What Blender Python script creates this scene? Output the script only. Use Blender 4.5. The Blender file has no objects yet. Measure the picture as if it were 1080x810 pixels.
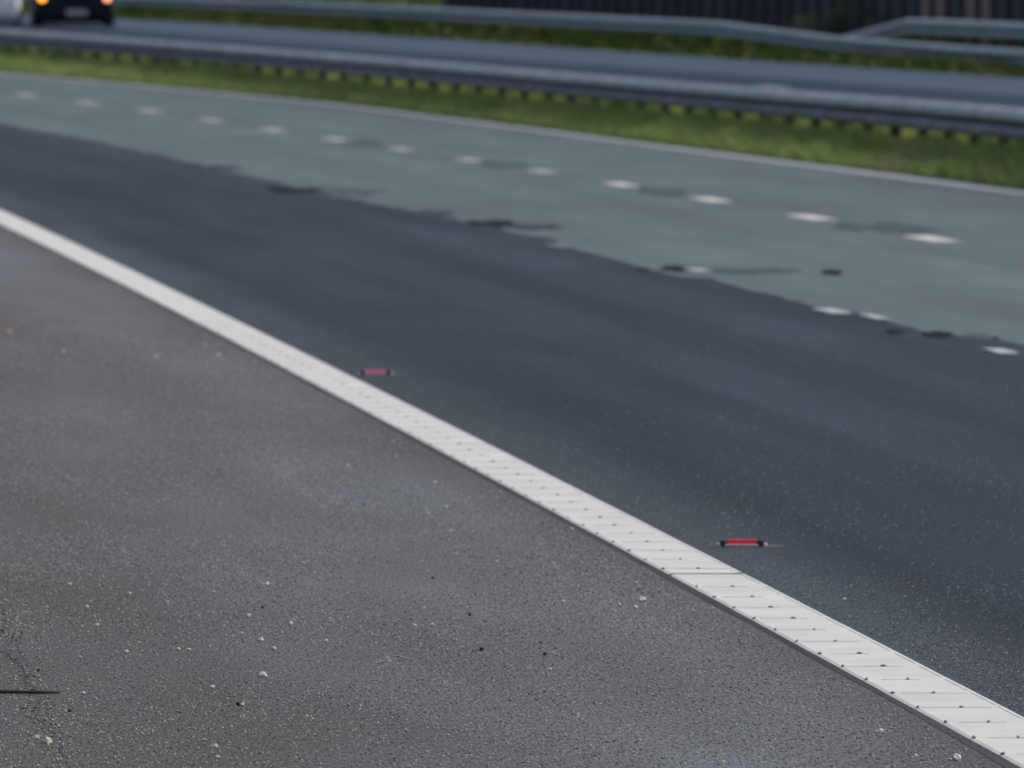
import bpy, bmesh, math, random
import numpy as np
from mathutils import Vector, noise as mnoise
random.seed(7); rng = np.random.default_rng(7)
S = bpy.context.scene
COL = S.collection

# ------------------------------------------------------------------ camera
cam_d = bpy.data.cameras.new("camera")
cam_d.lens = 400.0; cam_d.sensor_width = 36.0; cam_d.sensor_fit = 'HORIZONTAL'
cam_d.clip_start = 0.5; cam_d.clip_end = 6000
cam_d.dof.use_dof = True
cam_d.dof.focus_distance = 28.5
cam_d.dof.aperture_fstop = 14.5
cam = bpy.data.objects.new("camera", cam_d)
cam.location = (0, 0, 1.75)
cam.rotation_euler = (math.radians(90) - math.atan(405 / 12000.0), 0, 0)
COL.objects.link(cam); S.camera = cam

# ------------------------------------------------------------------ light and exposure (bright overcast)
SUN_EL, SUN_AZ = 46.0, 88.0          # azimuth clockwise from the view direction (+Y)
w = bpy.data.worlds.new("World"); S.world = w; w.use_nodes = True
nt = w.node_tree
bg = nt.nodes["Background"]; sky = nt.nodes.new("ShaderNodeTexSky")
sky.sky_type = 'NISHITA'; sky.sun_disc = False
sky.sun_elevation = math.radians(SUN_EL); sky.sun_rotation = math.radians(SUN_AZ)
sky.air_density = 1.0; sky.dust_density = 4.0; sky.ozone_density = 0.6; sky.altitude = 50
nt.links.new(sky.outputs[0], bg.inputs[0]); bg.inputs[1].default_value = 0.145
sd = bpy.data.lights.new("sun", 'SUN'); sd.energy = 1.35; sd.angle = math.radians(20); sd.color = (1.0, 0.92, 0.80)
so = bpy.data.objects.new("sun", sd); COL.objects.link(so)
az = math.radians(SUN_AZ); el = math.radians(SUN_EL)
sdir = Vector((math.sin(az) * math.cos(el), math.cos(az) * math.cos(el), math.sin(el)))
so.rotation_euler = sdir.to_track_quat('Z', 'Y').to_euler()
so.location = (30, 20, 60)
vs = S.view_settings
vs.view_transform = 'Standard'; vs.look = 'None'; vs.gamma = 1.0; vs.use_curve_mapping = False
vs.exposure = 0.09
S.cycles.max_bounces = 6

# ------------------------------------------------------------------ alignment of the motorway
GZ = np.array([0, 130, 145, 157, 173, 182, 200, 233, 265, 306, 360, 450, 4000.])
GV = np.array([0, 0, .03, .075, .17, .225, .345, .58, .85, 1.2, 1.45, 1.55, 1.6])
HZ = np.array([-200, 0, 40, 80, 110, 130, 150, 165, 180, 200, 220, 270, 330, 500, 4000.])
HS = np.array([.074, .074, .079, .083, .087, .097, .112, .130, .152, .168, .172, .176, .19, .2, .2])
_z = np.arange(-60, 900, .1)
_h = np.interp(_z, HZ, HS) * .1
_c = -np.concatenate([[0], np.cumsum(_h[:-1])]); _c -= np.interp(0, _z, _c)
def C(y): return np.interp(y, _z, _c)
_gs = np.convolve(np.pad(np.interp(_z, GZ, GV), 60, mode='edge'), np.ones(121) / 121, mode='valid')
def g(y): return np.interp(y, _z, _gs)
def head(y): return np.interp(y, HZ, HS)
def K(ys, us):
    ys = np.array(ys, float); us = np.array(us, float)
    return lambda y: np.interp(y, ys, us)
def const(u): return lambda y: np.full_like(np.asarray(y, float), u)
edgeR = K([25, 45, 70, 95, 110], [3.34, 3.34, 3.31, 3.28, 3.22])
edgeL = K([25, 45, 70, 90, 110], [3.125, 3.11, 3.08, 3.04, 2.98])
lane12 = K([40, 56, 80, 110, 154, 180], [6.86, 6.84, 6.74, 6.61, 6.34, 6.2])
lane23 = K([83, 100, 120, 140, 160, 181, 210], [9.64, 9.69, 9.69, 9.62, 9.49, 9.28, 8.9])
farln = K([90, 103, 125, 150, 175, 209, 230, 260], [12.92, 12.96, 13.01, 13.08, 12.94, 12.06, 12.2, 12.6])
raill = K([80, 100, 110, 120, 130, 150, 175, 218, 260], [13.2, 13.55, 13.76, 13.93, 13.97, 13.91, 13.66, 13.32, 13.4])
oppfar = K([150, 203, 230, 260, 312], [29.2, 29.27, 29.29, 29.21, 28.82])
def P(y, u, dz=0.0):
    return Vector((float(C(y)) + float(u), float(y), float(g(y)) + dz))

# ------------------------------------------------------------------ helpers
def tag(o, label=None, cat=None, group=None, kind=None):
    if label: o['label'] = label
    if cat: o['category'] = cat
    if group: o['group'] = group
    if kind: o['kind'] = kind
    return o
def link(name, me, mat=None, parent=None, loc=None):
    o = bpy.data.objects.new(name, me); COL.objects.link(o)
    if mat is not None: me.materials.append(mat)
    if parent is not None: o.parent = parent
    if loc is not None: o.location = loc
    return o
def empty(name, loc, rz=0.0):
    o = bpy.data.objects.new(name, None); COL.objects.link(o)
    o.location = loc; o.rotation_euler = (0, 0, rz); o.empty_display_size = .2
    return o
def mesh_np(name, verts, faces, smooth=False, mats=None):
    me = bpy.data.meshes.new(name)
    verts = np.asarray(verts, np.float32); faces = np.asarray(faces, np.int32)
    k = faces.shape[1]
    me.vertices.add(len(verts)); me.vertices.foreach_set('co', verts.ravel())
    me.loops.add(faces.size); me.loops.foreach_set('vertex_index', faces.ravel())
    me.polygons.add(len(faces)); me.polygons.foreach_set('loop_start', np.arange(0, faces.size, k, dtype=np.int32))
    if mats is not None: me.polygons.foreach_set('material_index', np.asarray(mats, np.int32))
    me.update(calc_edges=True); me.validate()
    if smooth: me.polygons.foreach_set('use_smooth', np.ones(len(faces), bool))
    return me
def strip(name, fa, fb, y0, y1, dz, mat, step=1.0, nu=1, zf=None, parent=None):
    """ground sheet between two offset lines, UV = metres (lateral, along)"""
    ys = np.arange(y0, y1 + 1e-6, step)
    ts = np.linspace(0, 1, nu + 1)
    Y = np.repeat(ys, nu + 1); T = np.tile(ts, len(ys))
    U = fa(Y) * (1 - T) + fb(Y) * T
    Zz = g(Y) + dz + (zf(U, Y) if zf else 0)
    V = np.c_[C(Y) + U, Y, Zz]
    n = nu + 1
    f = []
    for i in range(len(ys) - 1):
        for j in range(nu):
            a = i * n + j; f.append((a, a + 1, a + n + 1, a + n))
    me = mesh_np(name, V, f)
    uv = me.uv_layers.new(name='road')
    li = np.zeros(len(me.loops), np.int32); me.loops.foreach_get('vertex_index', li)
    uv.data.foreach_set('uv', np.c_[U, Y][li].astype(np.float32).ravel())
    return link(name, me, mat, parent)
class MB:
    """collects shapes into one mesh"""
    def __init__(s): s.bm = bmesh.new()
    def box(s, c, d, rz=0, bev=0, taper=None):
        m = bmesh.ops.create_cube(s.bm, size=1)
        vs_ = m['verts']
        for v in vs_:
            k = 1.0
            if taper and v.co.z > 0: k = taper
            x, y, z = v.co.x * d[0] * k, v.co.y * d[1] * k, v.co.z * d[2]
            v.co = Vector((x * math.cos(rz) - y * math.sin(rz) + c[0], x * math.sin(rz) + y * math.cos(rz) + c[1], z + c[2]))
        if bev:
            es = {e for v in vs_ for e in v.link_edges}
            bmesh.ops.bevel(s.bm, geom=list(es), offset=bev, segments=2, affect='EDGES', profile=.6)
        return s
    def cyl(s, c, r, depth, axis='z', seg=24, r2=None):
        m = bmesh.ops.create_cone(s.bm, cap_ends=True, segments=seg, radius1=r, radius2=r if r2 is None else r2, depth=depth)
        for v in m['verts']:
            x, y, z = v.co
            if axis == 'x': x, y, z = z, y, -x
            elif axis == 'y': x, y, z = x, z, -y
            v.co = Vector((x + c[0], y + c[1], z + c[2]))
        return s
    def loft(s, rings, cap=True):
        R = [[s.bm.verts.new(p) for p in r] for r in rings]
        n = len(R[0])
        for a, b in zip(R, R[1:]):
            for i in range(n): s.bm.faces.new((a[i], a[(i + 1) % n], b[(i + 1) % n], b[i]))
        if cap: s.bm.faces.new(R[0][::-1]); s.bm.faces.new(R[-1])
        return s
    def sweep(s, prof, path, cap=False, thick=0):
        """open profile [(lateral, up)] along path [(Vector, side Vector)]"""
        R = [[s.bm.verts.new(p + sd * a + Vector((0, 0, b))) for a, b in prof] for p, sd in path]
        for A_, B_ in zip(R, R[1:]):
            for i in range(len(prof) - 1): s.bm.faces.new((A_[i], A_[i + 1], B_[i + 1], B_[i]))
        return s
    def build(s, name, mat, parent=None, smooth=False, loc=None):
        bmesh.ops.recalc_face_normals(s.bm, faces=s.bm.faces[:])
        me = bpy.data.meshes.new(name); s.bm.to_mesh(me); s.bm.free()
        if smooth:
            for p in me.polygons: p.use_smooth = True
        return link(name, me, mat, parent, loc)
def copy_tree(o, parent=None):
    c = o.copy(); COL.objects.link(c); c.parent = parent
    for ch in list(o.children): copy_tree(ch, c)
    return c

# ------------------------------------------------------------------ materials
def newmat(name):
    m = bpy.data.materials.new(name); m.use_nodes = True
    return m, m.node_tree, m.node_tree.nodes['Principled BSDF']
def N(t, kind, **kw):
    n = t.nodes.new(kind)
    for k, v in kw.items():
        if k.startswith('_'): setattr(n, k[1:], v)
        else: n.inputs[k].default_value = v
    return n
def mapping(t, src, scale, loc=(0, 0, 0)):
    m = t.nodes.new('ShaderNodeMapping'); m.inputs['Scale'].default_value = scale; m.inputs['Location'].default_value = loc
    t.links.new(src, m.inputs['Vector']); return m.outputs[0]
def ramp(t, src, stops):
    r = t.nodes.new('ShaderNodeValToRGB'); e = r.color_ramp.elements
    while len(e) < len(stops): e.new(.5)
    for el_, (p, c) in zip(e, stops): el_.position = p; el_.color = (*c, 1) if len(c) == 3 else c
    t.links.new(src, r.inputs[0]); return r.outputs[0]
def mix(t, fac, a, b, mode='MIX'):
    m = t.nodes.new('ShaderNodeMix'); m.data_type = 'RGBA'; m.blend_type = mode
    for sock, v in ((m.inputs[0], fac), (m.inputs[6], a), (m.inputs[7], b)):
        if isinstance(v, (int, float)): sock.default_value = v
        elif isinstance(v, tuple): sock.default_value = (*v, 1)
        else: t.links.new(v, sock)
    return m.outputs[2]
def gray(v): return (v, v, v)
def simple(name, col, rough=.6, metal=0.0, spec=.5, var=.15, scale=6.0, bump=0.0, emit=None, es=0):
    m, t, b = newmat(name)
    tc = N(t, 'ShaderNodeTexCoord')
    n = N(t, 'ShaderNodeTexNoise', Scale=scale, Detail=4.0, Roughness=.6)
    t.links.new(tc.outputs['Object'], n.inputs['Vector'])
    f = ramp(t, n.outputs[0], [(.3, gray(1 - var)), (.7, gray(1 + var) if var < 0 else gray(1.0))])
    t.links.new(mix(t, 1.0, tuple(col), f, 'MULTIPLY'), b.inputs['Base Color'])
    b.inputs['Roughness'].default_value = rough; b.inputs['Metallic'].default_value = metal
    b.inputs['Specular IOR Level'].default_value = spec
    if bump:
        bp = N(t, 'ShaderNodeBump', Strength=bump, Distance=.01); t.links.new(n.outputs[0], bp.inputs['Height']); t.links.new(bp.outputs[0], b.inputs['Normal'])
    if emit:
        b.inputs['Emission Color'].default_value = (*emit, 1); b.inputs['Emission Strength'].default_value = es
    return m
def asphalt(name, base, grain=.5, spots=.03, streak=.12, patch=.15, spec=.25, rough=.9, tintA=(1, 1, 1), tintB=(1, 1, 1), bands=None, seed=0.0, gs=150.0):
    """worn asphalt: fine aggregate, wheel-track streaks along the road, cloudy patches, pale chippings; bands = [(u, colour)] stains that follow the lane"""
    m, t, b = newmat(name)
    uvn = N(t, 'ShaderNodeUVMap', _uv_map='road'); uv = uvn.outputs[0]
    n1 = N(t, 'ShaderNodeTexNoise', Scale=1.0, Detail=3.0, Roughness=.75)
    t.links.new(mapping(t, uv, (gs, gs * .10, 1), (seed, seed, 0)), n1.inputs['Vector'])
    n2 = N(t, 'ShaderNodeTexNoise', Scale=1.0, Detail=4.0, Roughness=.55)
    t.links.new(mapping(t, uv, (1.6, .035, 1), (seed + 3, 1, 0)), n2.inputs['Vector'])
    n3 = N(t, 'ShaderNodeTexNoise', Scale=1.0, Detail=5.0, Roughness=.6)
    t.links.new(mapping(t, uv, (1.1, .16, 1), (seed + 7, 5, 0)), n3.inputs['Vector'])
    vo = N(t, 'ShaderNodeTexVoronoi', Scale=1.0, Randomness=1.0); vo.feature = 'F1'
    t.links.new(mapping(t, uv, (70.0, 9.0, 1), (seed, 2, 0)), vo.inputs['Vector'])
    c = mix(t, ramp(t, n3.outputs[0], [(.35, gray(0)), (.65, gray(1))]), tuple(x * y for x, y in zip(base, tintA)), tuple(x * y for x, y in zip(base, tintB)))
    c = mix(t, 1.0, c, ramp(t, n3.outputs[0], [(.38, gray(1 - patch)), (.62, gray(1.0))]), 'MULTIPLY')
    c = mix(t, 1.0, c, ramp(t, n2.outputs[0], [(.34, gray(1 - streak)), (.66, gray(1.0))]), 'MULTIPLY')
    if bands:
        sx = N(t, 'ShaderNodeSeparateXYZ'); t.links.new(uv, sx.inputs[0])
        dn = N(t, 'ShaderNodeMath', _operation='MULTIPLY_ADD'); t.links.new(n2.outputs[0], dn.inputs[0]); dn.inputs[1].default_value = .25; t.links.new(sx.outputs[0], dn.inputs[2])
        mr = N(t, 'ShaderNodeMapRange'); u0, u1 = bands[0][0], bands[-1][0]
        t.links.new(dn.outputs[0], mr.inputs[0]); mr.inputs[1].default_value = u0; mr.inputs[2].default_value = u1
        c = mix(t, 1.0, c, ramp(t, mr.outputs[0], [((u - u0) / (u1 - u0), k) for u, k in bands]), 'MULTIPLY')
    c = mix(t, 1.0, c, ramp(t, n1.outputs[0], [(.40, gray(1 - grain)), (.5, gray(.92)), (.60, gray(1 + .5 * grain))]), 'MULTIPLY')
    c = mix(t, ramp(t, vo.outputs['Distance'], [(.05, gray(spots * 6)), (.16, gray(0))]), c, (.34, .33, .31))
    t.links.new(c, b.inputs['Base Color'])
    b.inputs['Roughness'].default_value = rough; b.inputs['Specular IOR Level'].default_value = spec
    bp = N(t, 'ShaderNodeBump', Strength=.35, Distance=.004); t.links.new(n1.outputs[0], bp.inputs['Height']); t.links.new(bp.outputs[0], b.inputs['Normal'])
    return m
M = {}
M['shoulder'] = asphalt('shoulder_asphalt', (.146, .148, .150), grain=.62, spots=.08, streak=.12, patch=.24, spec=.2, tintA=(1.02, .995, .96), tintB=(.98, 1.0, 1.03),
    bands=[(0.5, (.78, .755, .73)), (1.5, (.83, .81, .79)), (2.0, (1.0, 1.02, 1.04)), (2.5, (1.14, 1.19, 1.24)), (2.95, (1.06, 1.10, 1.14)), (3.2, gray(.85))], seed=1)
M['new_lane'] = asphalt('fresh_dark_asphalt', (.040, .055, .074), grain=.75, spots=.09, streak=.40, patch=.20, spec=.15, rough=.72, tintA=(1.04, 1, .97), tintB=(.97, 1.0, 1.03),
    bands=[(3.3, (2.1, 1.9, 1.6)), (3.62, (1.7, 1.55, 1.35)), (3.95, gray(.86)), (4.4, gray(.9)), (5.0, gray(1.2)), (5.7, gray(.9)), (6.3, gray(1.2)), (7.2, gray(.95))], seed=11)
M['old_lane'] = asphalt('weathered_pale_asphalt', (.148, .190, .204), grain=.35, spots=.04, streak=.18, patch=.16, spec=.15,
    bands=[(6.5, (1.0, 1.0, 1.0)), (7.6, gray(.95)), (8.6, gray(1.0)), (9.9, gray(.93)), (11.0, gray(.98)), (12.2, gray(.93)), (13.2, gray(.98))], seed=23)
M['opp_lane'] = asphalt('opposite_lane_asphalt', (.028, .050, .085), grain=.2, spots=.01, streak=.12, patch=.12, spec=.15, seed=31)
M['opp_shoulder'] = asphalt('opposite_shoulder_asphalt', (.082, .112, .168), grain=.2, spots=.01, streak=.12, patch=.12, spec=.15, seed=37)
M['seal'] = asphalt('bitumen_joint', (.078, .076, .075), grain=.5, spots=.02, streak=.2, patch=.35, spec=.2, rough=.85, seed=41)
M['paint_w'] = simple('thermoplastic_white', (.70, .685, .65), rough=.6, var=.18, scale=3.5, spec=.3)
M['paint_old'] = simple('worn_white_paint', (.46, .50, .52), rough=.7, var=.25, scale=3, spec=.2)
M['paint_mid'] = simple('dusty_white_paint', (.46, .49, .51), rough=.7, var=.2, scale=4)
M['paint_faint'] = simple('very_worn_paint', (.19, .20, .225), rough=.8, var=.4, scale=5, spec=.2)
M['grime'] = simple('rubber_grime', (.13, .12, .11), rough=.9, var=.4, scale=60)
M['rib_shade_dirt'] = simple('shaded_dirty_thermoplastic', (.55, .54, .52), rough=.9, var=.35, scale=25)  # shade at the rib foot and trapped dirt in one colour
M['tar'] = simple('black_bitumen', (.010, .013, .013), rough=.9, var=.3, scale=8, spec=.1)
M['smear'] = simple('dark_smear', (.060, .078, .088), rough=.9, var=.5, scale=7, spec=.1)
M['tar_faint'] = simple('faded_bitumen', (.080, .108, .122), rough=.9, var=.3, scale=5, spec=.15)
M['red'] = simple('red_reflector', (.75, .05, .10), rough=.25, var=.2, scale=120)
M['lip'] = simple('worn_pinkish_resin', (.55, .36, .42), rough=.6, var=.4, scale=70)
M['bed'] = simple('dusty_resin_bed', (.075, .082, .095), rough=.9, var=.6, scale=60)
M['pinkred'] = simple('dusty_red_reflector', (.70, .22, .34), rough=.4, var=.2, scale=120)
M['castiron'] = simple('worn_cast_iron', (.42, .40, .42), rough=.5, metal=.3, var=.5, scale=90, bump=.3)
M['rubber'] = simple('black_rubber', (.012, .014, .018), rough=.6, var=.2)
M['galv'] = simple('galvanised_steel', (.47, .47, .49), rough=.55, metal=.2, var=.4, scale=1.6, spec=.4)
M['galv_shaded'] = simple('shaded_lower_steel', (.33, .335, .35), rough=.8, metal=.1, var=.5, scale=2.5, spec=.2)  # darker steel, shade of the lower lobe put into the colour
M['galv_dull'] = simple('dull_galvanised_steel', (.42, .45, .47), rough=.6, metal=.2, var=.3, scale=1.5, spec=.3)
M['post'] = simple('dark_steel_post', (.06, .065, .07), rough=.8, var=.3, scale=8)
M['pale_stone'] = simple('pale_stone', (.62, .58, .52), rough=.9, var=.3, scale=150)
M['pink_stone'] = simple('pinkish_stone', (.45, .30, .27), rough=.9, var=.3, scale=150)
M['dark_stone'] = simple('dark_stone', (.02, .02, .022), rough=.9, var=.3, scale=150)
M['grit1'] = simple('grit_grey', (.19, .19, .195), rough=.9, var=.1)
M['grit2'] = simple('grit_pale', (.46, .45, .42), rough=.9, var=.1)
M['grit3'] = simple('grit_dark', (.068, .070, .076), rough=.9, var=.1)
M['twig'] = simple('dark_twig_bark', (.060, .057, .050), rough=.9, var=.4, scale=40)
def grass_mat(name, a, b_, c_, tr=0):
    m, t, b = newmat(name)
    tc = N(t, 'ShaderNodeTexCoord')
    n = N(t, 'ShaderNodeTexNoise', Scale=.22, Detail=4.0, Roughness=.65); t.links.new(tc.outputs['Object'], n.inputs['Vector'])
    n2 = N(t, 'ShaderNodeTexNoise', Scale=9.0, Detail=2.0); t.links.new(tc.outputs['Object'], n2.inputs['Vector'])
    c = ramp(t, n.outputs[0], [(.34, a), (.52, b_), (.70, c_)])
    c = mix(t, 1.0, c, ramp(t, n2.outputs[0], [(.3, gray(.6)), (.7, gray(1.0))]), 'MULTIPLY')
    t.links.new(c, b.inputs['Base Color']); b.inputs['Roughness'].default_value = .8; b.inputs['Specular IOR Level'].default_value = .2
    if tr:
        tl = N(t, 'ShaderNodeBsdfTranslucent'); t.links.new(c, tl.inputs[0]); mx = N(t, 'ShaderNodeMixShader'); mx.inputs[0].default_value = tr
        t.links.new(b.outputs[0], mx.inputs[1]); t.links.new(tl.outputs[0], mx.inputs[2]); t.links.new(mx.outputs[0], t.nodes['Material Output'].inputs[0])
    return m
M['grass'] = grass_mat('median_grass', (.31, .47, .12), (.37, .47, .15), (.46, .43, .21), tr=.42)
M['grass_dark'] = grass_mat('verge_grass', (.055, .100, .014), (.050, .100, .010), (.090, .075, .026), tr=.2)
M['grass_bank'] = grass_mat('bank_grass', (.050, .090, .022), (.065, .105, .025), (.085, .095, .035))
M['soil'] = grass_mat('soil_and_thatch', (.070, .100, .030), (.085, .110, .035), (.10, .10, .045))
M['leaf_dark'] = simple('dark_leaf', (.035, .050, .022), rough=.7, var=.5, scale=3)
M['leaf_green'] = simple('green_leaf', (.035, .055, .018), rough=.7, var=.5, scale=3)
M['stem'] = simple('brown_stem', (.06, .045, .03), rough=.9)
M['fence_navy'] = simple('dark_stained_board', (.017, .023, .036), rough=.8, var=.35, scale=2.5)
M['fence_brown'] = simple('weathered_brown_board', (.31, .21, .20), rough=.85, var=.4, scale=2.5)
M['fence_grey'] = simple('greyish_board', (.060, .066, .078), rough=.85, var=.4, scale=2.5)
M['fence_post'] = simple('fence_post_black', (.008, .009, .014), rough=.85, var=.3)
M['van_dark'] = simple('dark_paint', (.009, .014, .022), rough=.5, var=.1, spec=.2)
M['van_white'] = simple('white_paint', (.80, .84, .90), rough=.35, var=.05, spec=.5)
M['black_plastic'] = simple('black_plastic', (.009, .013, .020), rough=.9, spec=.1, var=.2)
M['glass'] = simple('dark_glass', (.02, .025, .03), rough=.08, var=.05, spec=.8)
M['lens'] = simple('clear_lens', (.45, .45, .48), rough=.15, var=.05)
M['amber'] = simple('lit_amber_lamp', (.9, .35, .05), rough=.3, var=.05, emit=(1.0, .36, .05), es=3.2)
M['amber2'] = simple('lit_pale_amber_lamp', (.9, .5, .3), rough=.3, var=.05, emit=(1.0, .42, .22), es=2.0)
M['plate'] = simple('number_plate', (.27, .25, .31), rough=.5, var=.1)
M['rim'] = simple('steel_rim', (.09, .10, .12), rough=.4, metal=.5, var=.1)

# ------------------------------------------------------------------ the setting
ys = np.concatenate([np.arange(-60, 420, 5.0), [450, 520, 650, 900]])
xs = np.concatenate([np.linspace(-900, -60, 8), np.arange(-50, 60, 10.0), np.linspace(70, 900, 8)])
ys2 = np.concatenate([ys, [1500, 3000]])
YY, XX = np.meshgrid(ys2, xs, indexing='ij')
nx = len(xs)
fc = [(i * nx + j, i * nx + j + 1, (i + 1) * nx + j + 1, (i + 1) * nx + j) for i in range(len(ys2) - 1) for j in range(nx - 1)]
me = mesh_np('ground', np.c_[XX.ravel(), YY.ravel(), g(YY.ravel()) - .06], fc)
tag(link('ground', me, M['soil']), kind='structure')

tag(strip('hard_shoulder', const(-.35), const(3.20), -40, 330, 0, M['shoulder'], 1.0, 2), kind='structure')
tag(strip('carriageway', const(3.20), lambda y: farln(y) + .12, -40, 330, 0, M['old_lane'], 1.0, 4), kind='structure')

# dark resurfaced lane: its ragged right edge was followed on the ground
bz = np.array([20, 57.4, 58.8, 59.7, 61.6, 63.6, 65.4, 71.4, 72.4, 76.1, 80.8, 84.7, 89.4, 95.5, 102.4, 112.3, 116.7, 131.1, 143.6, 154.4, 175, 330])
bu = np.array([7.2, 7.03, 6.99, 6.85, 6.84, 6.86, 6.79, 6.88, 6.70, 6.74, 6.77, 6.83, 6.79, 6.64, 6.49, 6.52, 6.48, 6.54, 6.45, 6.33, 6.0, 6.0])
def ragged(y):
    y = np.asarray(y, float)
    return np.interp(y, bz, bu) + np.array([.10 * mnoise.noise(Vector((v * .45, 3.3, 0))) + (.06 * mnoise.noise(Vector((v * .9, 9.1, 0))) + .05 * mnoise.noise(Vector((v * 6.9, 2.1, 0)))) * (1 if v > 50 else 0) for v in y])
tag(strip('resurfaced_lane', lambda y: edgeR(y) - .03, ragged, -40, 330, .004, M['new_lane'], .25, 6), kind='structure')
tag(strip('bitumen_joint', lambda y: edgeL(y) - .032 + np.array([.014 * mnoise.noise(Vector((v * .4, 8, 0))) + .008 * mnoise.noise(Vector((v * 2.1, 0, 0))) for v in y]), lambda y: edgeL(y) + .02, -40, 200, .0010, M['seal'], .5, 1), kind='structure')

# central reserve, a low mound under the barrier
def mound(U, Y):
    base = farln(Y) + .12
    return .20 * np.clip((U - base) / .75, 0, 1) ** .7 * np.clip((17.2 - U) / 1.2, 0, 1)
tag(strip('central_reserve', lambda y: farln(y) + .12, const(17.3), -40, 330, .002, M['soil'], 1.0, 12, zf=mound), kind='structure')
tag(strip('opposite_carriageway', const(17.3), K([150, 300], [25.2, 25.0]), 20, 420, .004, M['opp_lane'], 2.0, 4), kind='structure')
tag(strip('opposite_hard_shoulder', K([150, 300], [25.2, 25.0]), oppfar, 20, 420, .004, M['opp_shoulder'], 2.0, 2), kind='structure')
def verge_z(U, Y):
    d = U - oppfar(Y)
    return np.where(d < 4.2, .22 * np.clip(d / 2.2, 0, 1), .22 + 1.7 * (1 - np.exp(-(np.clip(d - 4.2, 0, 99)) / 5.0)))
tag(strip('far_verge', oppfar, lambda y: oppfar(y) + 30, 20, 420, .002, M['grass_bank'], 2.0, 30, zf=verge_z), kind='structure')

# ------------------------------------------------------------------ painted markings
def quad_strip(mb, fa, fb, y0, y1, dz, step=1.0):
    n = max(1, int(round((y1 - y0) / step))); yy = np.linspace(y0, y1, n + 1)
    a, b = fa(yy), fb(yy)
    prev = None
    for y, ua, ub in zip(yy, a, b):
        cur = (mb.bm.verts.new(P(y, ua, dz)), mb.bm.verts.new(P(y, ub, dz)))
        if prev: mb.bm.faces.new((prev[0], prev[1], cur[1], cur[0]))
        prev = cur
JOINT = 34.60
line = empty('edge_line', P(JOINT, 3.2))
tag(line, 'broad white ribbed edge line running between the grey shoulder and the dark lane', 'road marking')
def edge_section(y0, y1, ribs):
    mb = MB()
    n = max(2, int((y1 - y0) / .5)); yy = np.linspace(y0, y1, n + 1)
    top = .0045
    wob = lambda v, s: .0025 * mnoise.noise(Vector((v * 3.1, s, 0)))
    rings = []
    for y in yy:
        a = float(edgeL(y)) + wob(y, 1); b = float(edgeR(y)) + wob(y, 5)
        rings.append([P(y, a - .006, .0005), P(y, b + .004, .0005), P(y, b - .001, top), P(y, a + .005, top)])
    mb.loft(rings)
    rr = []
    for y in yy:
        b = float(edgeR(y)) + wob(y, 5)
        rr.append([P(y, b - .016, top - .001), P(y, b + .001, top - .001), P(y, b - .001, top + .0015), P(y, b - .012, top + .0015)])
    mb.loft(rr)
    if ribs:
        y = y0 + .30
        while y < y1 - .2:
            a = float(edgeL(y)); b = float(edgeR(y)); wd = b - a
            for s0, s1 in ((.04, .475), (.525, .93)):
                hh = .0030 + .0012 * random.random()
                r = []
                for yo, z in ((-.030, top - .001), (-.014, top + hh), (.014, top + hh), (.030, top - .001)):
                    r.append((yo, z))
                A_ = [P(y + yo, a + wd * s0, z) for yo, z in r]; B_ = [P(y + yo, a + wd * s1, z) for yo, z in r]
                mb.loft([A_, B_])
            if y < 62:     # rib's shade painted with dirt along its foot, dirt in its drainage gaps
                nf = len(mb.bm.faces)
                mb.loft([[P(y + yo, a + wd * s_, z) for yo, z in ((-.058, top - .001), (-.028, top - .001), (-.028, top + .0010), (-.058, top + .0004))] for s_ in (random.uniform(.05, .2), random.uniform(.6, .92))])
                mb.bm.faces.ensure_lookup_table()
                for q in range(nf, len(mb.bm.faces)): mb.bm.faces[q].material_index = 1
                nf = len(mb.bm.faces)
                for s_, sz in ((.02, .75), (.5, 1.0)):
                    sc_ = sz * random.uniform(.6, 1.2)
                    m_ = bmesh.ops.create_icosphere(mb.bm, subdivisions=1, radius=1)
                    p = P(y - .034, a + wd * s_ + random.uniform(-.003, .003), top + .001)
                    for v in m_['verts']: v.co = Vector((v.co.x * .0082 * sc_, v.co.y * .02, v.co.z * .0036 * sc_)) + p
                mb.bm.faces.ensure_lookup_table()
                for q in range(nf, len(mb.bm.faces)): mb.bm.faces[q].material_index = 2
            y += .578
    return mb
secs = [(22.0, JOINT - .035, True), (JOINT + .035, 75.0, True), (75.0, 330.0, False), (-30, 22.0, False)]
for y0, y1, rb in secs:
    mb = edge_section(y0, y1, rb)
    o = mb.build('line_strip', M['paint_w'], line)
    o.data.materials.append(M['rib_shade_dirt']); o.data.materials.append(M['grime'])
    o.location = -line.location
# dirt in the joint
jm = MB()
a, b = float(edgeL(JOINT)), float(edgeR(JOINT))
jm.box(P(JOINT, (a + b) / 2, .0030), (b - a - .004, .062, .002), rz=-.0)
o = jm.build('joint_gap', M['grime'], line); o.location = -line.location

tag(link('far_edge_line', (lambda s: s)(strip('tmp', lambda y: farln(y) - .20, lambda y: farln(y) + .02, -30, 300, .004, M['paint_old'], 1.0, 1)).data), 'thin pale edge line running along the grass of the central reserve', 'road marking')
bpy.data.objects.remove(bpy.data.objects['tmp'])

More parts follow.
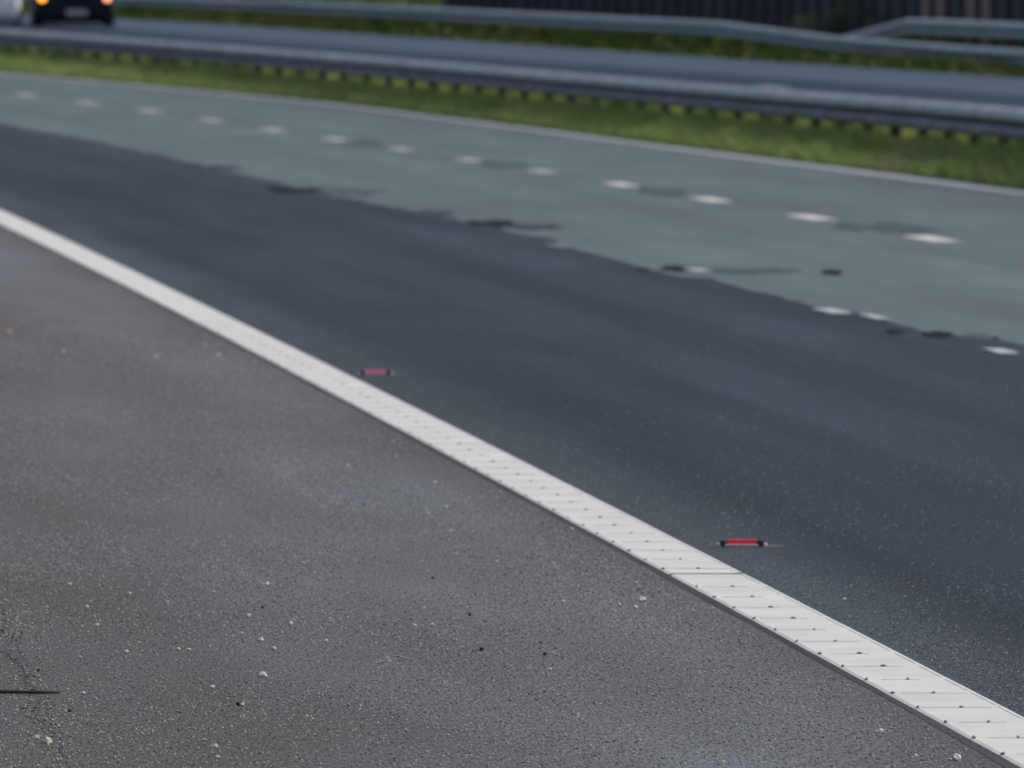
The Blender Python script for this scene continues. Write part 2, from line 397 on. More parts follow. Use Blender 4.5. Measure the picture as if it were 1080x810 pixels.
def dash(name, u0, yc, ln, wd, mat, label, group, dz=.0045, skew=0):
    mb = MB()
    n = 6; L_, R_ = [], []
    for i in range(n + 1):
        y = yc - ln / 2 + ln * i / n
        u = float(u0(yc)) + skew * (i / n - .5)
        jj = random.uniform(-.006, .006)
        L_.append((y, u - wd / 2 + jj)); R_.append((y, u + wd / 2 + jj))
    rings = [[P(y1, a1, dz - .003), P(y2, b1, dz - .003), P(y2, b1, dz + .001), P(y1, a1, dz + .001)] for (y1, a1), (y2, b1) in zip(L_, R_)]
    mb.loft(rings)
    base = P(yc, float(u0(yc)))
    for v in mb.bm.verts: v.co -= base
    o = mb.build(name, mat, None, loc=base)
    return tag(o, label, 'lane dash', group)
pts23 = [83.3, 91.5, 99.6, 107.8, 116.1, 124.3, 132.6, 140.9, 149.3, 157.7, 166.0, 174.2, 182.2]
lab23 = ['nearest and largest white dash of the row, furthest right',
 'second nearest white dash of the row, dark smudge just right of it',
 'third nearest white dash of the row, clean asphalt on both sides',
 'fourth nearest white dash of the row, with a faded dark patch just right of it',
 'fifth nearest white dash of the row, near the middle of the picture',
 'sixth nearest white dash of the row, with a small dark patch just right of it',
 'seventh nearest white dash of the row, at the right end of a dark patch',
 'eighth nearest white dash of the row, at the left end of a dark patch',
 'ninth nearest dash of the row, pale and blurred',
 'fourth dash counted from the far left end of the row',
 'third dash counted from the far left end of the row',
 'second dash counted from the far left end of the row',
 'faintest and farthest dash at the far left end of the row']
for i, yc in enumerate(pts23):
    dash('lane_dash', lane23, yc, 2.0 if i < 7 else 2.4, .20 if i < 7 else .23, M['paint_w'] if i < 4 else M['paint_mid'] if i < 9 else M['paint_old'], lab23[i], 'dashes of the line between the two pale lanes')
d12 = [(56.45, 6.80, .8,   .10, M['paint_mid'], 'short white dash on the dark lane edge at the right border of the picture'),
       (63.75, 6.76, 1.05,   .12, M['paint_mid'], 'bright dash beside the dark lane edge, touching a duller piece of paint'),
       (62.55, 6.86, .9, .08, M['paint_old'], 'duller piece of old paint touching the right end of a bright dash'),
       (73.4, 6.95, .8, .12, M['paint_old'], 'nearly worn away dash below a black bitumen patch on the lane boundary'),
       (80.6, 6.68, 1.2, .14, M['paint_faint'], 'faint pinkish remains of a dash on the lane boundary left of the black patches')]
for yc, u, ln, wd, mt, lb in d12:
    dash('worn_dash', const(u), yc, ln, wd, mt, lb, 'worn dashes along the edge of the dark lane', dz=.0095)
# dashes of the opposite carriageway seen over the barrier
for i, (X_, Y_) in enumerate([(7.72, 181.5 + 16), (6.80, 173.6), (5.50, 182.0), (4.35, 190.6)]):
    if i == 0: continue
    u = X_ - float(C(Y_))
    dash('opposite_dash', const(u), Y_, 2.4, .24, M['paint_old'],
         ['', 'faint dash on the opposite carriageway just above the barrier, rightmost of three', 'faint dash on the opposite carriageway just above the barrier, middle of three', 'faint dash on the opposite carriageway just above the barrier, leftmost of three'][i],
         'dashes of the opposite carriageway', dz=.009)

# ------------------------------------------------------------------ bitumen patches
def blob(name, yc, u, ly, lx, mat, label, dz, seed, group='dark patches along the lane lines'):
    n = 48; mb = MB(); vs_ = []; low = []
    base = P(yc, u); ly *= 1.5; SK = .75 * (float(head(yc)) + base.x / yc)
    for i in range(n):
        t = 2 * math.pi * i / n
        r = 1 + .45 * mnoise.noise(Vector((math.cos(t) * 1.4, math.sin(t) * 1.4, seed * 3.7))) + .55 * mnoise.noise(Vector((math.cos(t) * 4.5, math.sin(t) * 4.5, seed * 1.7)))
        yy = yc + math.sin(t) * r * ly / 2; uu = u + math.cos(t) * r * lx / 2 + SK * (yy - yc)
        vs_.append(P(yy, uu, dz) - base); low.append(P(yy, uu, .001) - base)
    mb.loft([low, vs_])
    return tag(mb.build(name, mat, None, loc=base), label, 'bitumen patch', group)
for i, (yc, u, ly, lx, mt, lb) in enumerate([
    (137.9, 9.66, 3.6, .42, 'tar_faint', 'smudged dark patch between two dashes, farthest of the four beside the dashed line'),
    (121.4, 9.77, 3.0, .42, 'tar_faint', 'smudged dark patch between two dashes, second farthest of the four beside the dashed line'),
    (103.9, 9.69, 3.0, .36, 'tar_faint', 'faded dark patch beside the fourth nearest dash, right of the picture middle'),
    (88.0, 9.60, 1.6, .24, 'tar_faint', 'smudged dark patch right of the second nearest dash, nearest of the four'),
    (87.0, 9.85, 2.4, .46, 'tar_faint', 'long faint smudge reaching from one dark patch towards the nearest dash'),
    (73.7, 6.62, .55, .09, 'tar', 'small black blot at the left end of the black patches on the lane boundary'),
    (73.9, 6.88, 1.0, .20, 'tar', 'largest black bitumen patch on the lane boundary right of the middle'),
    (73.5, 7.28, .9, .62, 'tar_faint', 'long faded trail to the right of the largest black patch'),
    (72.95, 7.77, .8, .12, 'tar', 'lone dark blot on the pale lane right of the faded trail'),
    (59.85, 6.66, .6, .08, 'tar', 'small black blot near the right border, left one of a close pair'),
    (59.35, 6.82, .7, .15, 'tar', 'small black blot near the right border, right one of a close pair'),
    (58.95, 6.99, .7, .22, 'tar_faint', 'brownish faded trail running right from a close pair of black blots'),
    (93.2, 6.74, 1.6, .36, 'smear', 'thin dark smear on the lane boundary left of the black patch at picture middle'),
    (87.6, 7.12, 1.2, .40, 'smear', 'thin faded smear just right of the black patch at picture middle'),
    (118.5, 6.55, 2.6, .45, 'smear', 'farthest dark smear on the lane boundary, towards the left'),
    (89.0, 6.90, 1.6, .36, 'tar', 'black patch jutting from the dark lane into the pale lane, picture middle'),
    (104.4, 6.40, 2.4, .62, 'tar', 'dark patch on the lane boundary left of the middle, left one of two'),
    (103.9, 6.82, 2.0, .62, 'tar_faint', 'paler dark patch on the lane boundary left of the middle, right of two')]):
    blob('bitumen_patch', yc, u, ly, lx, M[mt], lb, .0065 + .0004 * (i % 3), i + 1)

# ------------------------------------------------------------------ red road studs
def stud(y, u, red, label, full=True):
    r = empty('road_stud', P(y, u, -.005)); r.rotation_euler = (0, 0, 0)
    tag(r, label, 'road stud', 'red road studs beside the white edge line')
    b = MB()
    n = 20; rings = []
    for k_, (rx, ry, z) in enumerate(((.098, .16, 0.0), (.092, .15, .006), (.070, .11, .011), (.0, .0, .011))):
        if rx == 0: continue
        rings.append([Vector((rx * math.copysign(abs(math.cos(2 * math.pi * i / n)) ** .6, math.cos(2 * math.pi * i / n)), ry * math.sin(2 * math.pi * i / n), z)) for i in range(n)])
    b.loft(rings); b.build('casting', M['seal'] if full else M['seal'], r)
    i_ = MB(); i_.box((0, .02, .017), (.125, .11, .020), bev=.005); i_.build('rubber_insert', M['rubber'], r)
    f_ = MB(); f_.box((-.001, -.044, .0215), (.096, .018, .024), bev=.002); f_.build('reflector', red, r)
    l_ = MB(); l_.box((-.002, -.064, .0150), (.106, .020, .008), bev=.002); l_.build('worn_lip', M['lip'], r)
    for s in (-1, 1):
        e_ = MB(); e_.box((s * .062, -.03, .018), (.016, .06, .026), bev=.005); e_.build('rubber_end', M['rubber'], r)
        w_ = MB(); w_.box((s * .075, .0, .012), (.016, .12, .012), bev=.004); w_.build('iron_flange', M['castiron'], r)
    s_ = MB(); s_.box((.012, .0, .0098), (.245, .22, .0012)); s_.build('resin_bed', M['bed'], r)
    return r
stud(36.35, 3.507, M['red'], 'bright red reflecting road stud with black ends, the nearer one beside the white line')
stud(53.0, 3.46, M['pinkred'], 'dusty pinkish red road stud, the farther one beside the white line')

# ------------------------------------------------------------------ loose stones and grit
def stone_mesh(seed):
    bm = bmesh.new(); bmesh.ops.create_icosphere(bm, subdivisions=2, radius=1)
    for v in bm.verts:
        k_ = 1 + .55 * mnoise.noise(v.co * 1.6 + Vector((seed * 7.1, 0, 0)))
        v.co = Vector((v.co.x * k_, v.co.y * k_ * .9, v.co.z * k_ * .72))
    me_ = bpy.data.meshes.new('pebble'); bm.to_mesh(me_); bm.free(); return me_
SM = {}
for kname, mt in (('p', 'pale_stone'), ('b', 'pale_stone'), ('d', 'dark_stone'), ('k', 'pink_stone')):
    SM[kname] = []
    for q in range(3):
        m_ = stone_mesh(q + 3 * ord(kname)); m_.materials.append(M[mt]); SM[kname].append(m_)
PEB = [(-1.322,33.98,'p'),(-1.127,33.44,'p'),(-1.224,32.73,'p'),(-1.0,32.99,'p'),(-0.883,33.57,'p'),(-0.733,33.98,'p'),(-0.749,32.24,'p'),(-0.746,31.37,'p'),(-0.685,31.02,'p'),(-0.642,30.6,'p'),(-1.034,30.44,'p'),(-1.149,30.22,'p'),(-0.645,29.37,'b'),(-0.669,28.16,'p'),(-0.694,26.6,'p'),(-0.679,26.21,'p'),(-1.093,26.74,'b'),(-1.159,31.74,'p'),(-1.081,28.63,'p'),(-0.869,30.56,'p'),(-0.898,30.58,'p'),(-0.761,28.88,'p'),(-1.126,26.91,'p'),(-0.719,32.71,'d'),(-1.235,29.62,'d'),(-1.414,31.5,'d'),(-1.088,27.92,'d'),(-0.679,28.18,'d'),(-0.239,37.83,'p'),(-0.202,37.38,'p'),(-0.286,37.31,'p'),(-0.649,35.26,'p'),(-0.253,32.66,'p'),(-0.224,31.78,'p'),(-0.174,35.86,'p'),(-0.047,35.37,'p'),(-0.443,43.52,'p'),(-0.585,41.18,'p'),(-0.616,42.63,'p'),(-0.227,39.19,'p'),(-0.514,39.35,'d'),(-0.24,34.36,'d'),(-0.082,30.57,'d'),(-0.12,32.29,'d'),(-0.62,31.82,'p'),(-0.272,31.71,'p'),(0.148,33.01,'p'),(-0.507,30.99,'p'),(-0.324,30.03,'p'),(-0.279,41.15,'p'),(-0.469,45.0,'p'),(-0.654,39.24,'p'),(0.197,37.54,'p'),(0.378,33.06,'b'),(0.31,32.86,'p'),(0.373,34.08,'p'),(0.518,32.51,'p'),(0.099,29.66,'p'),(0.078,30.91,'d'),(0.088,30.34,'d'),(0.355,32.68,'p'),(0.216,35.32,'p'),(0.88,27.14,'p'),(1.023,26.16,'b'),(0.969,33.14,'p'),(0.933,26.28,'p'),(-2.644,59.62,'k'),(-1.549,57.4,'p'),(-1.447,55.88,'p'),(-1.742,55.59,'p'),(-2.228,56.42,'p'),(-0.287,38.67,'p')]
SPECIAL = {12: 'largest pale round pebble on the shoulder, low in the picture left of centre',
           16: 'pale oval pebble in the crumbling crack at the lower left corner',
           53: 'biggest white pebble of the little cluster left of the ribbed line',
           65: 'pale tan pebble lying just left of the white line at the bottom right',
           66: 'blurred pinkish stone at the left border, beyond all the others',
           52: 'pale pebble right against the dark joint left of the white line',
           27: 'black crumb touching a pale pebble near the bottom left'}
ORD = 'first second third fourth fifth sixth seventh eighth ninth tenth eleventh twelfth thirteenth fourteenth fifteenth sixteenth seventeenth eighteenth nineteenth twentieth'.split()
BANDS = [(0, 28.6, 'closer to the camera than the twig'), (28.6, 31.2, 'just beyond the twig'), (31.2, 34.6, 'just nearer than the white line joint'), (34.6, 40, 'beyond the white line joint'), (40, 99, 'farther than the nearer red stud')]
def peb_label(i):
    X_, Y_, k_ = PEB[i]; dk = k_ == 'd'
    lo, hi, ph = [b_ for b_ in BANDS if b_[0] <= Y_ < b_[1]][0]
    mates = sorted([q for q, p_ in enumerate(PEB) if (p_[2] == 'd') == dk and lo <= p_[1] < hi and q not in SPECIAL], key=lambda q: PEB[q][0] / PEB[q][1])
    return ORD[mates.index(i)] + ' from left of the ' + ('black crumbs ' if dk else 'small pale stones ') + ph
for i, (X_, Y_, k_) in enumerate(PEB):
    r = {'p': random.uniform(.0046, .0076), 'b': .0110, 'd': random.uniform(.0045, .0070), 'k': .018}[k_]
    if Y_ > 50: r = max(r, .011)
    o = bpy.data.objects.new('pebble', SM[k_][i % 3]); COL.objects.link(o)
    o.location = (X_, Y_, r * .6 + .001); o.scale = (r, r, r); o.rotation_euler = (0, 0, random.uniform(0, 6.28))
    lb = SPECIAL.get(i) or peb_label(i)
    tag(o, lb, 'pebble', 'dark crumbs on the shoulder' if k_ == 'd' else 'pale pebbles on the shoulder')

def grit(name, n, ufn, y0, y1, rmin, rmax, weights, label, zb=0.0):
    oct_v = np.array([(1, 0, 0), (-1, 0, 0), (0, 1, 0), (0, -1, 0), (0, 0, 1), (0, 0, -.6)], float)
    oct_f = np.array([(0, 2, 4), (2, 1, 4), (1, 3, 4), (3, 0, 4), (2, 0, 5), (1, 2, 5), (3, 1, 5), (0, 3, 5)])
    # denser close to the camera, where single grains can be seen
    t = rng.random(n); Y = y0 * (y1 / y0) ** (t ** 1.15)
    X = ufn(Y, rng.random(n))
    dens = np.array([mnoise.noise(Vector((x_ * 1.7, y_ * .35, 0))) for x_, y_ in zip(X[::1], Y[::1])])
    keep = rng.random(n) < (.62 + 1.0 * dens); X, Y = X[keep], Y[keep]; n = len(X)
    r = rmin + (rmax - rmin) * rng.random(n) ** 3.0
    jit = 1 + .5 * (rng.random((n, 6, 3)) - .5)
    ang = rng.random(n) * 6.28
    V = oct_v[None] * jit * r[:, None, None]
    V[:, :, 2] *= .75
    c_, s_ = np.cos(ang)[:, None], np.sin(ang)[:, None]
    x_, y_ = V[:, :, 0] * c_ - V[:, :, 1] * s_, V[:, :, 0] * s_ + V[:, :, 1] * c_
    V = np.stack([x_ + X[:, None], y_ + Y[:, None], V[:, :, 2] + zb + r[:, None] * .25], -1)
    F = (oct_f[None] + (np.arange(n) * 6)[:, None, None]).reshape(-1, 3)
    mi = np.repeat(rng.choice(3, n, p=weights), 8)
    me_ = mesh_np(name, V.reshape(-1, 3), F, mats=mi)
    for k_ in ('grit1', 'grit2', 'grit3'): me_.materials.append(M[k_])
    return tag(link(name, me_), label, 'grit', kind='stuff')
def left_u(Y, t):
    lo = -.052 * Y; hi = C(Y) + edgeL(Y) - .05
    return lo + (hi - lo) * t
def right_u(Y, t):
    lo = C(Y) + edgeR(Y) + .03; hi = .050 * Y
    hi = np.maximum(np.minimum(hi, C(Y) + 6.5), lo + .02)
    return lo + (hi - lo) * t
grit('shoulder_grit', 200000, left_u, 22.3, 62, .0015, .0044, [.50, .32, .18], 'fine grey and pale chippings in the rough surface of the shoulder')
grit('loose_chippings', 9000, left_u, 22.3, 60, .0020, .0048, [.35, .50, .15], 'scattered loose chippings a little larger than the surface grain of the shoulder')
grit('lane_grit', 70000, right_u, 25.5, 62, .0014, .0036, [.42, .10, .48], 'fine dark chippings in the surface of the resurfaced lane', zb=.004)

# crumbling crack and twig at the lower left
ck = MB(); pts = []
for i in range(110):
    y = 22 + i * .1
    pts.append((y, .955 + .035 * mnoise.noise(Vector((y * 1.1, 0, 0))) + .012 * mnoise.noise(Vector((y * 4.1, 0, 0))) + .006 * (y - 27), .0012 + .0060 * abs(mnoise.noise(Vector((y * 1.9, 4, 0))))))
prev = None
for y, u, wd in pts:
    cur = (ck.bm.verts.new(P(y, u - wd, .0009)), ck.bm.verts.new(P(y, u + wd, .0009)))
    if prev: ck.bm.faces.new((prev[0], prev[1], cur[1], cur[0]))
    prev = cur
tag(ck.build('shoulder_crack', M['dark_stone']), 'crumbling crack running along the shoulder at the lower left corner', 'crack')
def crack_u(Y, t): return C(Y) + .955 + .006 * (Y - 27) + (t - .5) * .075 + np.array([.035 * mnoise.noise(Vector((v * 1.1, 0, 0))) for v in Y])
grit('crack_grit', 1100, crack_u, 22.5, 33, .0025, .0065, [.4, .15, .45], 'loose crumbs gathered along the crack at the lower left corner')
tw = MB(); rings = []
for i in range(9):
    t = i / 8; r = .0062 * (1 - .45 * max(0, t - .55) / .45) * (1 + .2 * random.uniform(-1, 1))
    cx, cy, cz = -1.50 + .36 * t, 28.65 + .02 * math.sin(t * 5), .0068
    rings.append([Vector((cx, cy + r * math.cos(a_), cz + r * math.sin(a_))) for a_ in np.linspace(0, 2 * math.pi, 8, endpoint=False)])
tw.loft(rings); tag(tw.build('twig', M['twig'], smooth=True), 'straight dark twig lying across the crack at the lower left border', 'twig')

# ------------------------------------------------------------------ grass
def grass(name, n, ufn, y0, y1, zfn, h0, h1, wd, mats, label, hfn=None):
    Y = y0 + (y1 - y0) * rng.random(n); U = ufn(Y, rng.random(n))
    X = C(Y) + U; Zb = g(Y) + zfn(U, Y)
    nz = np.array([mnoise.noise(Vector((x_ * .9, y_ * .25, 2))) for x_, y_ in zip(X, Y)])
    H = (h0 + (h1 - h0) * rng.random(n)) * (1 + .8 * nz) * (hfn(U, Y) if hfn else 1); a = rng.random(n) * 6.28
    dx, dy = np.cos(a) * wd, np.sin(a) * wd
    lx, ly = (rng.random(n) - .5) * H * 1.5, (rng.random(n) - .5) * H * 1.5
    V = np.stack([np.c_[X - dx, Y - dy, Zb - .01], np.c_[X + dx, Y + dy, Zb - .01], np.c_[X + lx + dx * .5, Y + ly + dy * .5, Zb + H * .7], np.c_[X + lx * 1.5, Y + ly * 1.5, Zb + H]], 1).reshape(-1, 3)
    k_ = np.arange(n)[:, None] * 4
    F = np.concatenate([k_ + [0, 1, 2], k_ + [0, 2, 3]], 0)
    mi = rng.choice(len(mats), n, p=[m_[1] for m_ in mats]); mi = np.concatenate([mi, mi])
    me_ = mesh_np(name, V, F, mats=mi)
    for m_, _ in mats: me_.materials.append(M[m_])
    return tag(link(name, me_), label, 'grass', kind='stuff')
M['blade_straw'] = simple('straw_blade', (.36, .31, .17), rough=.9, var=.3, scale=1)
grass('median_grass', 150000, lambda Y, t: farln(Y) + .14 + t * 3.4, 92, 262, lambda U, Y: mound(U, Y) + .0, .05, .13, .014,
      [('grass', .88), ('blade_straw', .12)], 'bright green grass strip below the near barrier', hfn=lambda U, Y: 1 + .6 * np.exp(-((U - raill(Y) - .15) / .35) ** 2))
grass('verge_grass', 60000, lambda Y, t: oppfar(Y) + .05 + t * 3.6, 170, 345, lambda U, Y: verge_z(U, Y), .10, .24, .022,
      [('grass_dark', .9), ('blade_straw', .1)], 'dark rough grass below the far barrier')
grass('bank_grass', 40000, lambda Y, t: oppfar(Y) + 4 + t * 14, 185, 420, lambda U, Y: verge_z(U, Y), .12, .3, .03,
      [('grass_bank', .95), ('blade_straw', .05)], 'green grass bank behind the far barrier')

# ------------------------------------------------------------------ safety barriers
WPROF = [(-.006, .160), (.012, .155), (.050, .130), (.078, .100), (.083, .072), (.076, .040), (.030, .024), (-.050, .014), (-.070, .0), (-.050, -.014), (.030, -.030), (.074, -.058), (.080, -.082), (.074, -.098), (.040, -.128), (.012, -.150), (-.006, -.155)]
def beam(name, ufn, y0, y1, zfn, mat, parent, face=-1, step=1.0, lateral=0.0, shade_mat=None):
    """W beam whose corrugation faces the carriageway (face -1 = towards smaller lateral offset)"""
    mb = MB(); path = []
    yy = np.arange(y0, y1 + .01, step)
    for y in yy:
        p = P(y, float(ufn(y)) + lateral, float(zfn(y)))
        hd = float(head(y)); side = Vector((1, hd, 0)).normalized()
        path.append((p, side))
    base = parent.location
    prof = [(face * a_, b_) for a_, b_ in WPROF] + [(face * (a_ - .006), b_) for a_, b_ in WPROF[::-1]]
    R = [[mb.bm.verts.new(p + sd_ * a_ + Vector((0, 0, b_)) - base) for a_, b_ in prof] for p, sd_ in path]
    n = len(prof)
    m_ = len(WPROF)
    for A_, B_ in zip(R, R[1:]):
        for i in range(n):
            fc_ = mb.bm.faces.new((A_[i], A_[(i + 1) % n], B_[(i + 1) % n], B_[i]))
            if shade_mat and 6 <= i < m_ - 1: fc_.material_index = 1  # valley and lower lobe get the steel with painted shade
    mb.bm.faces.new(R[0][::-1]); mb.bm.faces.new(R[-1])
    o = mb.build(name, mat, parent)
    if shade_mat: o.data.materials.append(shade_mat)
    return o
def zpost(h):
    mb = MB(); t = .006
    mb.box((0, 0, h / 2), (.10, .006, h)); mb.box((-.05, .025, h / 2), (.006, .05, h)); mb.box((.05, -.025, h / 2), (.006, .05, h))
    bmesh.ops.recalc_face_normals(mb.bm, faces=mb.bm.faces[:])
    me_ = bpy.data.meshes.new('post'); mb.bm.to_mesh(me_); mb.bm.free(); me_.materials.append(M['post']); return me_
# near barrier, double sided
bl = empty('safety_barrier', P(130, raill(130)))
tag(bl, 'near double sided steel barrier with bright top rail standing in the green central reserve', 'safety barrier')
zc = lambda y: .548
beam('rail', raill, 80, 262, zc, M['galv'], bl, face=-1, shade_mat=M['galv_shaded'])
beam('rail', raill, 80, 262, zc, M['galv'], bl, face=1, lateral=.24)
pm = zpost(.72)
n_p = 0; y = 81.0
while y < 262:
    p = P(y, float(raill(y)) + .12, -.02)
    o = link('post', pm, None, bl); o.location = p - bl.location; o.rotation_euler = (0, 0, float(head(y)))
    s_ = MB(); y += 2.42; n_p += 1
# lapped joints of the near beam, each a slightly proud sleeve with bolt heads
lapm = MB()
lpf = [(-a_ - .004, b_) for a_, b_ in WPROF] + [(-a_ + .001, b_) for a_, b_ in WPROF[::-1]]
lapm.loft([[Vector((a_, yy_, b_)) for a_, b_ in lpf] for yy_ in (-.16, .16)])
for yy_ in (-.10, .10):
    for zz_ in (.105, .055, -.055, -.105): lapm.cyl((-.088, yy_, zz_), .014, .014, axis='x', seg=8)
bmesh.ops.recalc_face_normals(lapm.bm, faces=lapm.bm.faces[:])
lap_me = bpy.data.meshes.new('lap_joint'); lapm.bm.to_mesh(lap_me); lapm.bm.free()
y = 84.0
while y < 262:
    o = link('lap_joint', lap_me, None, bl); o.location = P(y, float(raill(y)), .548) - bl.location; o.rotation_euler = (0, 0, math.atan(float(head(y)))); y += 4.84
lap_me.materials.append(M['galv'])
# spacer blocks of the near barrier
spm = MB(); spm.box((0, 0, 0), (.20, .06, .10)); o_sp = spm.build('spacer', M['post'], bl); o_sp.location = P(81.0, float(raill(81.0)) + .12, .548) - bl.location
# far barrier with its sloping end
RA = lambda y: oppfar(y) + 1.1
za = lambda y: float(np.interp(y, [180, 212, 224, 236, 262, 300, 345], [.27, .30, .36, .54, .52, .48, .44]))
fb = empty('safety_barrier', P(250, RA(250)))
tag(fb, 'long dull grey barrier on the far verge, its right end dropping low', 'safety barrier')
beam('rail', RA, 186, 345, za, M['galv_dull'], fb, face=-1)
pf = zpost(.70)
y = 186.5
while y < 344:
    hz = za(y) + .08
    o = link('post', pf, None, fb); o.location = P(y, float(RA(y)) + .09, hz - .72) - fb.location; o.rotation_euler = (0, 0, float(head(y))); y += 3.2
# overlapping second barrier behind on the right
RB = lambda y: oppfar(y) + 2.0 - .55 * np.clip((np.asarray(y, float) - 217) / 9.0, 0, 1)
zb_ = lambda y: float(np.interp(y, [180, 220.5, 227], [.74, .74, .22]))
sb = empty('safety_barrier', P(215, RB(215)))
tag(sb, 'short higher barrier at top right, rising behind the far one, before the fence', 'safety barrier')
beam('rail', RB, 186, 227, zb_, M['galv_dull'], sb, face=-1, step=.5)
y = 187.2
while y < 226.5:
    o = link('post', pf, None, sb); o.location = P(y, float(RB(y)) + .09, zb_(y) - .64) - sb.location; o.rotation_euler = (0, 0, float(head(y))); y += 3.2

# ------------------------------------------------------------------ timber fence
fu = lambda y: float(oppfar(y)) + 4.0
fence = empty('timber_fence', P(240, fu(240)))
tag(fence, 'tall dark board fence behind the barriers, some panels brown on the right', 'fence')
FB = 1.42
y = 196.0; i = 0
brown = {}
while y < 285:
    hd = float(head(y)); ang = math.pi / 2 + math.atan(hd)
    base = P(y, fu(y), .15)
    xi = 540 + base.x / base.y * 12000
    p1 = P(y + FB, fu(y + FB), .15)
    mid = (base + p1) / 2
    if 978 < xi < 1058: mt = random.choice(['fence_brown', 'fence_brown', 'fence_brown', 'fence_grey'])
    else: mt = random.choice(['fence_navy', 'fence_navy', 'fence_grey'])
    if xi > 1058: mt = 'fence_grey'
    mb = MB(); nb = 7; L_ = FB - .16
    for b_ in range(nb):
        off = (b_ + .5) / nb * L_ - L_ / 2
        hgt = 2.1 + random.uniform(-.015, .015)
        mb.box((off, random.uniform(-.006, .006), hgt / 2), (L_ / nb - .008, .022, hgt))
    mb.box((0, .03, .45), (L_, .04, .09)); mb.box((0, .03, 1.7), (L_, .04, .09))
    o = mb.build('board_panel', M[mt], fence); o.location = mid - fence.location; o.rotation_euler = (0, 0, ang)
    pb = MB(); pb.box((0, -.02, 1.08), (.14, .22, 2.2), bev=.006)
    o = pb.build('fence_post', M['fence_post'], fence); o.location = base - fence.location; o.rotation_euler = (0, 0, ang)
    y += FB; i += 1

# ------------------------------------------------------------------ shrubs
def shrub(y, u, w_, h_, dz, mat, label, n=1600, leaf=.035):
    base = P(y, u, dz)
    r = empty('shrub', base); tag(r, label, 'shrub', 'shrubs on the far verge')
    st = MB()
    for k_ in range(7):
        a_ = random.uniform(0, 6.28); tip = Vector((math.cos(a_) * w_ * .35, math.sin(a_) * w_ * .35, h_ * random.uniform(.6, .95)))
        rings = []
        for q in range(4):
            t = q / 3; c_ = tip * t; rr = .02 * (1 - .8 * t)
            rings.append([c_ + Vector((rr * math.cos(b_), rr * math.sin(b_), 0)) for b_ in np.linspace(0, 2 * math.pi, 5, endpoint=False)])
        st.loft(rings)
    st.build('stems', M['stem'], r)
    cl = [(random.gauss(0, .25) * w_, random.gauss(0, .25) * w_, h_ * random.uniform(.25, .85), random.uniform(.18, .34) * min(w_, h_)) for _ in range(9)]
    V = []; 
    for k_ in range(n):
        cx, cy, cz, cr = random.choice(cl)
        d = Vector((random.gauss(0, 1), random.gauss(0, 1), random.gauss(0, 1))).normalized() * cr * random.random() ** .4
        c_ = Vector((cx, cy, max(.03, cz))) + d; c_.z = max(.02, c_.z)
        a_ = Vector((random.gauss(0, 1), random.gauss(0, 1), random.gauss(0, 1))).normalized(); b_ = a_.orthogonal().normalized()
        V += [c_ - a_ * leaf, c_ + b_ * leaf * .5, c_ + a_ * leaf, c_ - b_ * leaf * .5]
    F = np.arange(n * 4).reshape(-1, 4)
    link('foliage', mesh_np('foliage', [tuple(v) for v in V], F), mat, r)
shrub(233.5, oppfar(233) + 2.9, 1.1, .95, .2, M['leaf_green'], 'low green shrub in front of the fence where the two far barriers overlap')
shrub(229.5, oppfar(229) + 3.0, .8, .65, .2, M['leaf_green'], 'smaller green shrub right of the larger one in front of the fence', n=900)
shrub(318, oppfar(312) + 2.8, 2.2, 1.3, .1, M['leaf_dark'], 'dark shrub above the road right of the dark van', n=2600, leaf=.05)
shrub(305, oppfar(305) + 2.6, 2.0, 1.2, .1, M['leaf_dark'], 'dark shrub behind the far barrier, second to the right of the dark van', n=2600, leaf=.05)

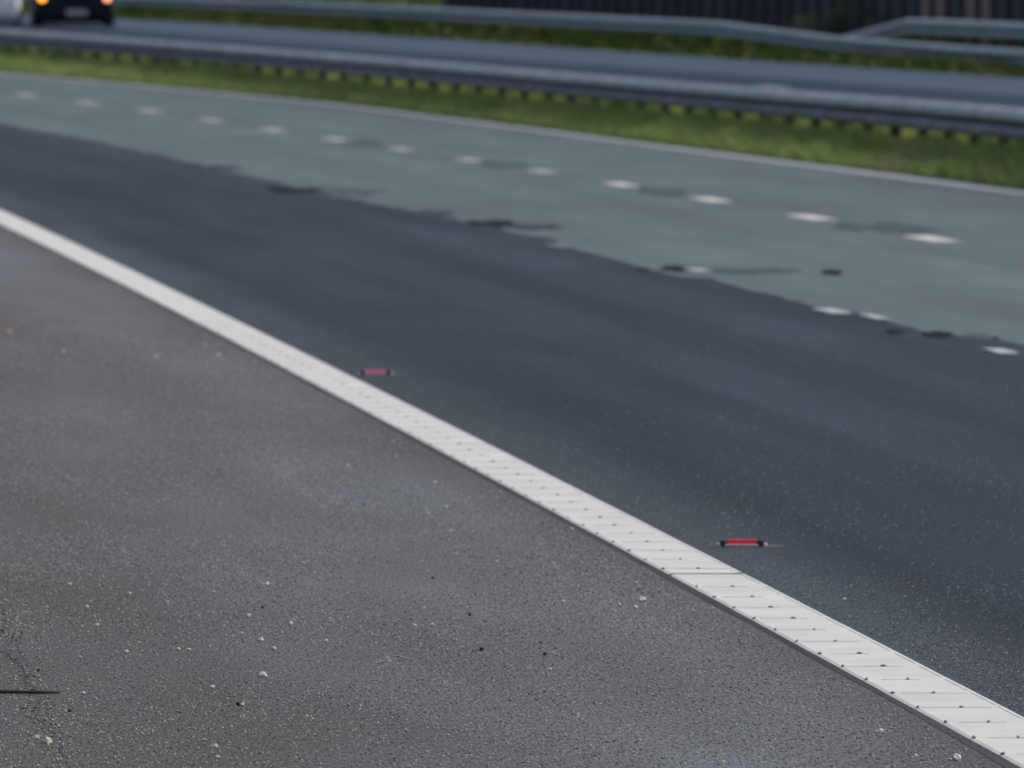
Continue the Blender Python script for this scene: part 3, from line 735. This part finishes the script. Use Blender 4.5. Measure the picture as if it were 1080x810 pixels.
# ------------------------------------------------------------------ vans
def van(loc, rz, paint, label, lamps):
    r = empty('van', loc, rz); tag(r, label, 'van')
    # local frame: front faces -Y; x = width; z up.  ring = cross-section at a y station
    def ring(y, hw, z0, z1, zt, hwt):
        pts_ = [(-hw * .90, z0), (-hw, z0 + .10), (-hw * 1.0, z0 + .45), (-hw * .985, z1), (-hwt, zt - .08), (-hwt * .86, zt), (hwt * .86, zt), (hwt, zt - .08), (hw * .985, z1), (hw, z0 + .45), (hw, z0 + .10), (hw * .90, z0)]
        return [Vector((a_, y, b_)) for a_, b_ in pts_]
    hw = 1.02
    b = MB()
    b.loft([ring(0.00, hw * .90, .34, .72, .80, hw * .80), ring(.10, hw * .97, .30, .92, 1.00, hw * .88), ring(.75, hw, .28, 1.10, 1.18, hw * .88),
            ring(1.05, hw, .28, 1.15, 1.30, hw * .86), ring(1.75, hw, .28, 1.20, 2.05, hw * .80), ring(2.3, hw, .28, 1.25, 2.30, hw * .80),
            ring(5.1, hw, .28, 1.25, 2.32, hw * .80), ring(5.3, hw * .97, .34, 1.25, 2.22, hw * .78)])
    body = b.build('body', paint, r)
    ws = MB(); ws.loft([[Vector((-hw * .74, 1.045, 1.285)), Vector((hw * .74, 1.045, 1.285)), Vector((hw * .70, 1.70, 1.99)), Vector((-hw * .70, 1.70, 1.99))],
                        [Vector((-hw * .74, 1.02, 1.31)), Vector((hw * .74, 1.02, 1.31)), Vector((hw * .70, 1.675, 2.015)), Vector((-hw * .70, 1.675, 2.015))]])
    ws.build('windscreen', M['glass'], r)
    bp_ = MB(); bp_.box((0, -.03, .42), (hw * 1.86, .18, .40), bev=.05); bp_.box((0, .5, .19), (hw * 1.72, .9, .20), bev=.03); bp_.build('bumper', M['black_plastic'] if lamps else paint, r)
    gr = MB(); gr.box((0, -.015, .69), (.95, .08, .16), bev=.02)
    for k_ in range(3): gr.box((0, -.06, .64 + .05 * k_), (.90, .03, .015))
    gr.build('grille', M['black_plastic'], r)
    pl = MB(); pl.box((.05, -.13, .37), (.54, .012, .16), bev=.003); pl.build('number_plate', M['plate'], r)
    for s in (-1, 1):
        hl = MB(); hl.box((s * .78, .02, .95), (.28, .16, .18), bev=.04); hl.build('headlight', M['lens'], r)
        lp = MB(); lp.cyl((s * .83, -.118, .745), .095, .05, axis='y', seg=28)
        if lamps: lp.build('indicator_lamp', M['amber'] if s < 0 else M['amber2'], r)
        else: lp.build('fog_lamp', M['lens'], r)
        mr_ = MB(); mr_.box((s * 1.14, 1.20, 1.38), (.16, .12, .30), bev=.04); mr_.build('wing_mirror', M['black_plastic'], r)
        sw = MB(); sw.box((s * (hw * .93), 1.75, 1.55), (.03, .95, .48), bev=.01); sw.build('side_window', M['glass'], r)
        for yy_ in (.95, 4.25):
            t_ = MB(); t_.cyl((s * .90, yy_, .34), .34, .24, axis='x', seg=32)
            ty = t_.build('wheel', M['rubber'], r)
            rm = MB(); rm.cyl((s * 1.025, yy_, .34), .20, .03, axis='x', seg=24); rm.build('rim', M['rim'], ty)
    return r
def vanloc(xi, Y_): return Vector(((xi - 540) * Y_ / 12000, Y_, float(g(Y_)) + .004))
van(vanloc(79, 289.5), .06, M['van_dark'], 'dark van with lit amber lamps facing the camera on the opposite carriageway', True)
van(vanloc(-19, 296.0), .06, M['van_white'], 'white van at the top left corner, beside the dark van', False)
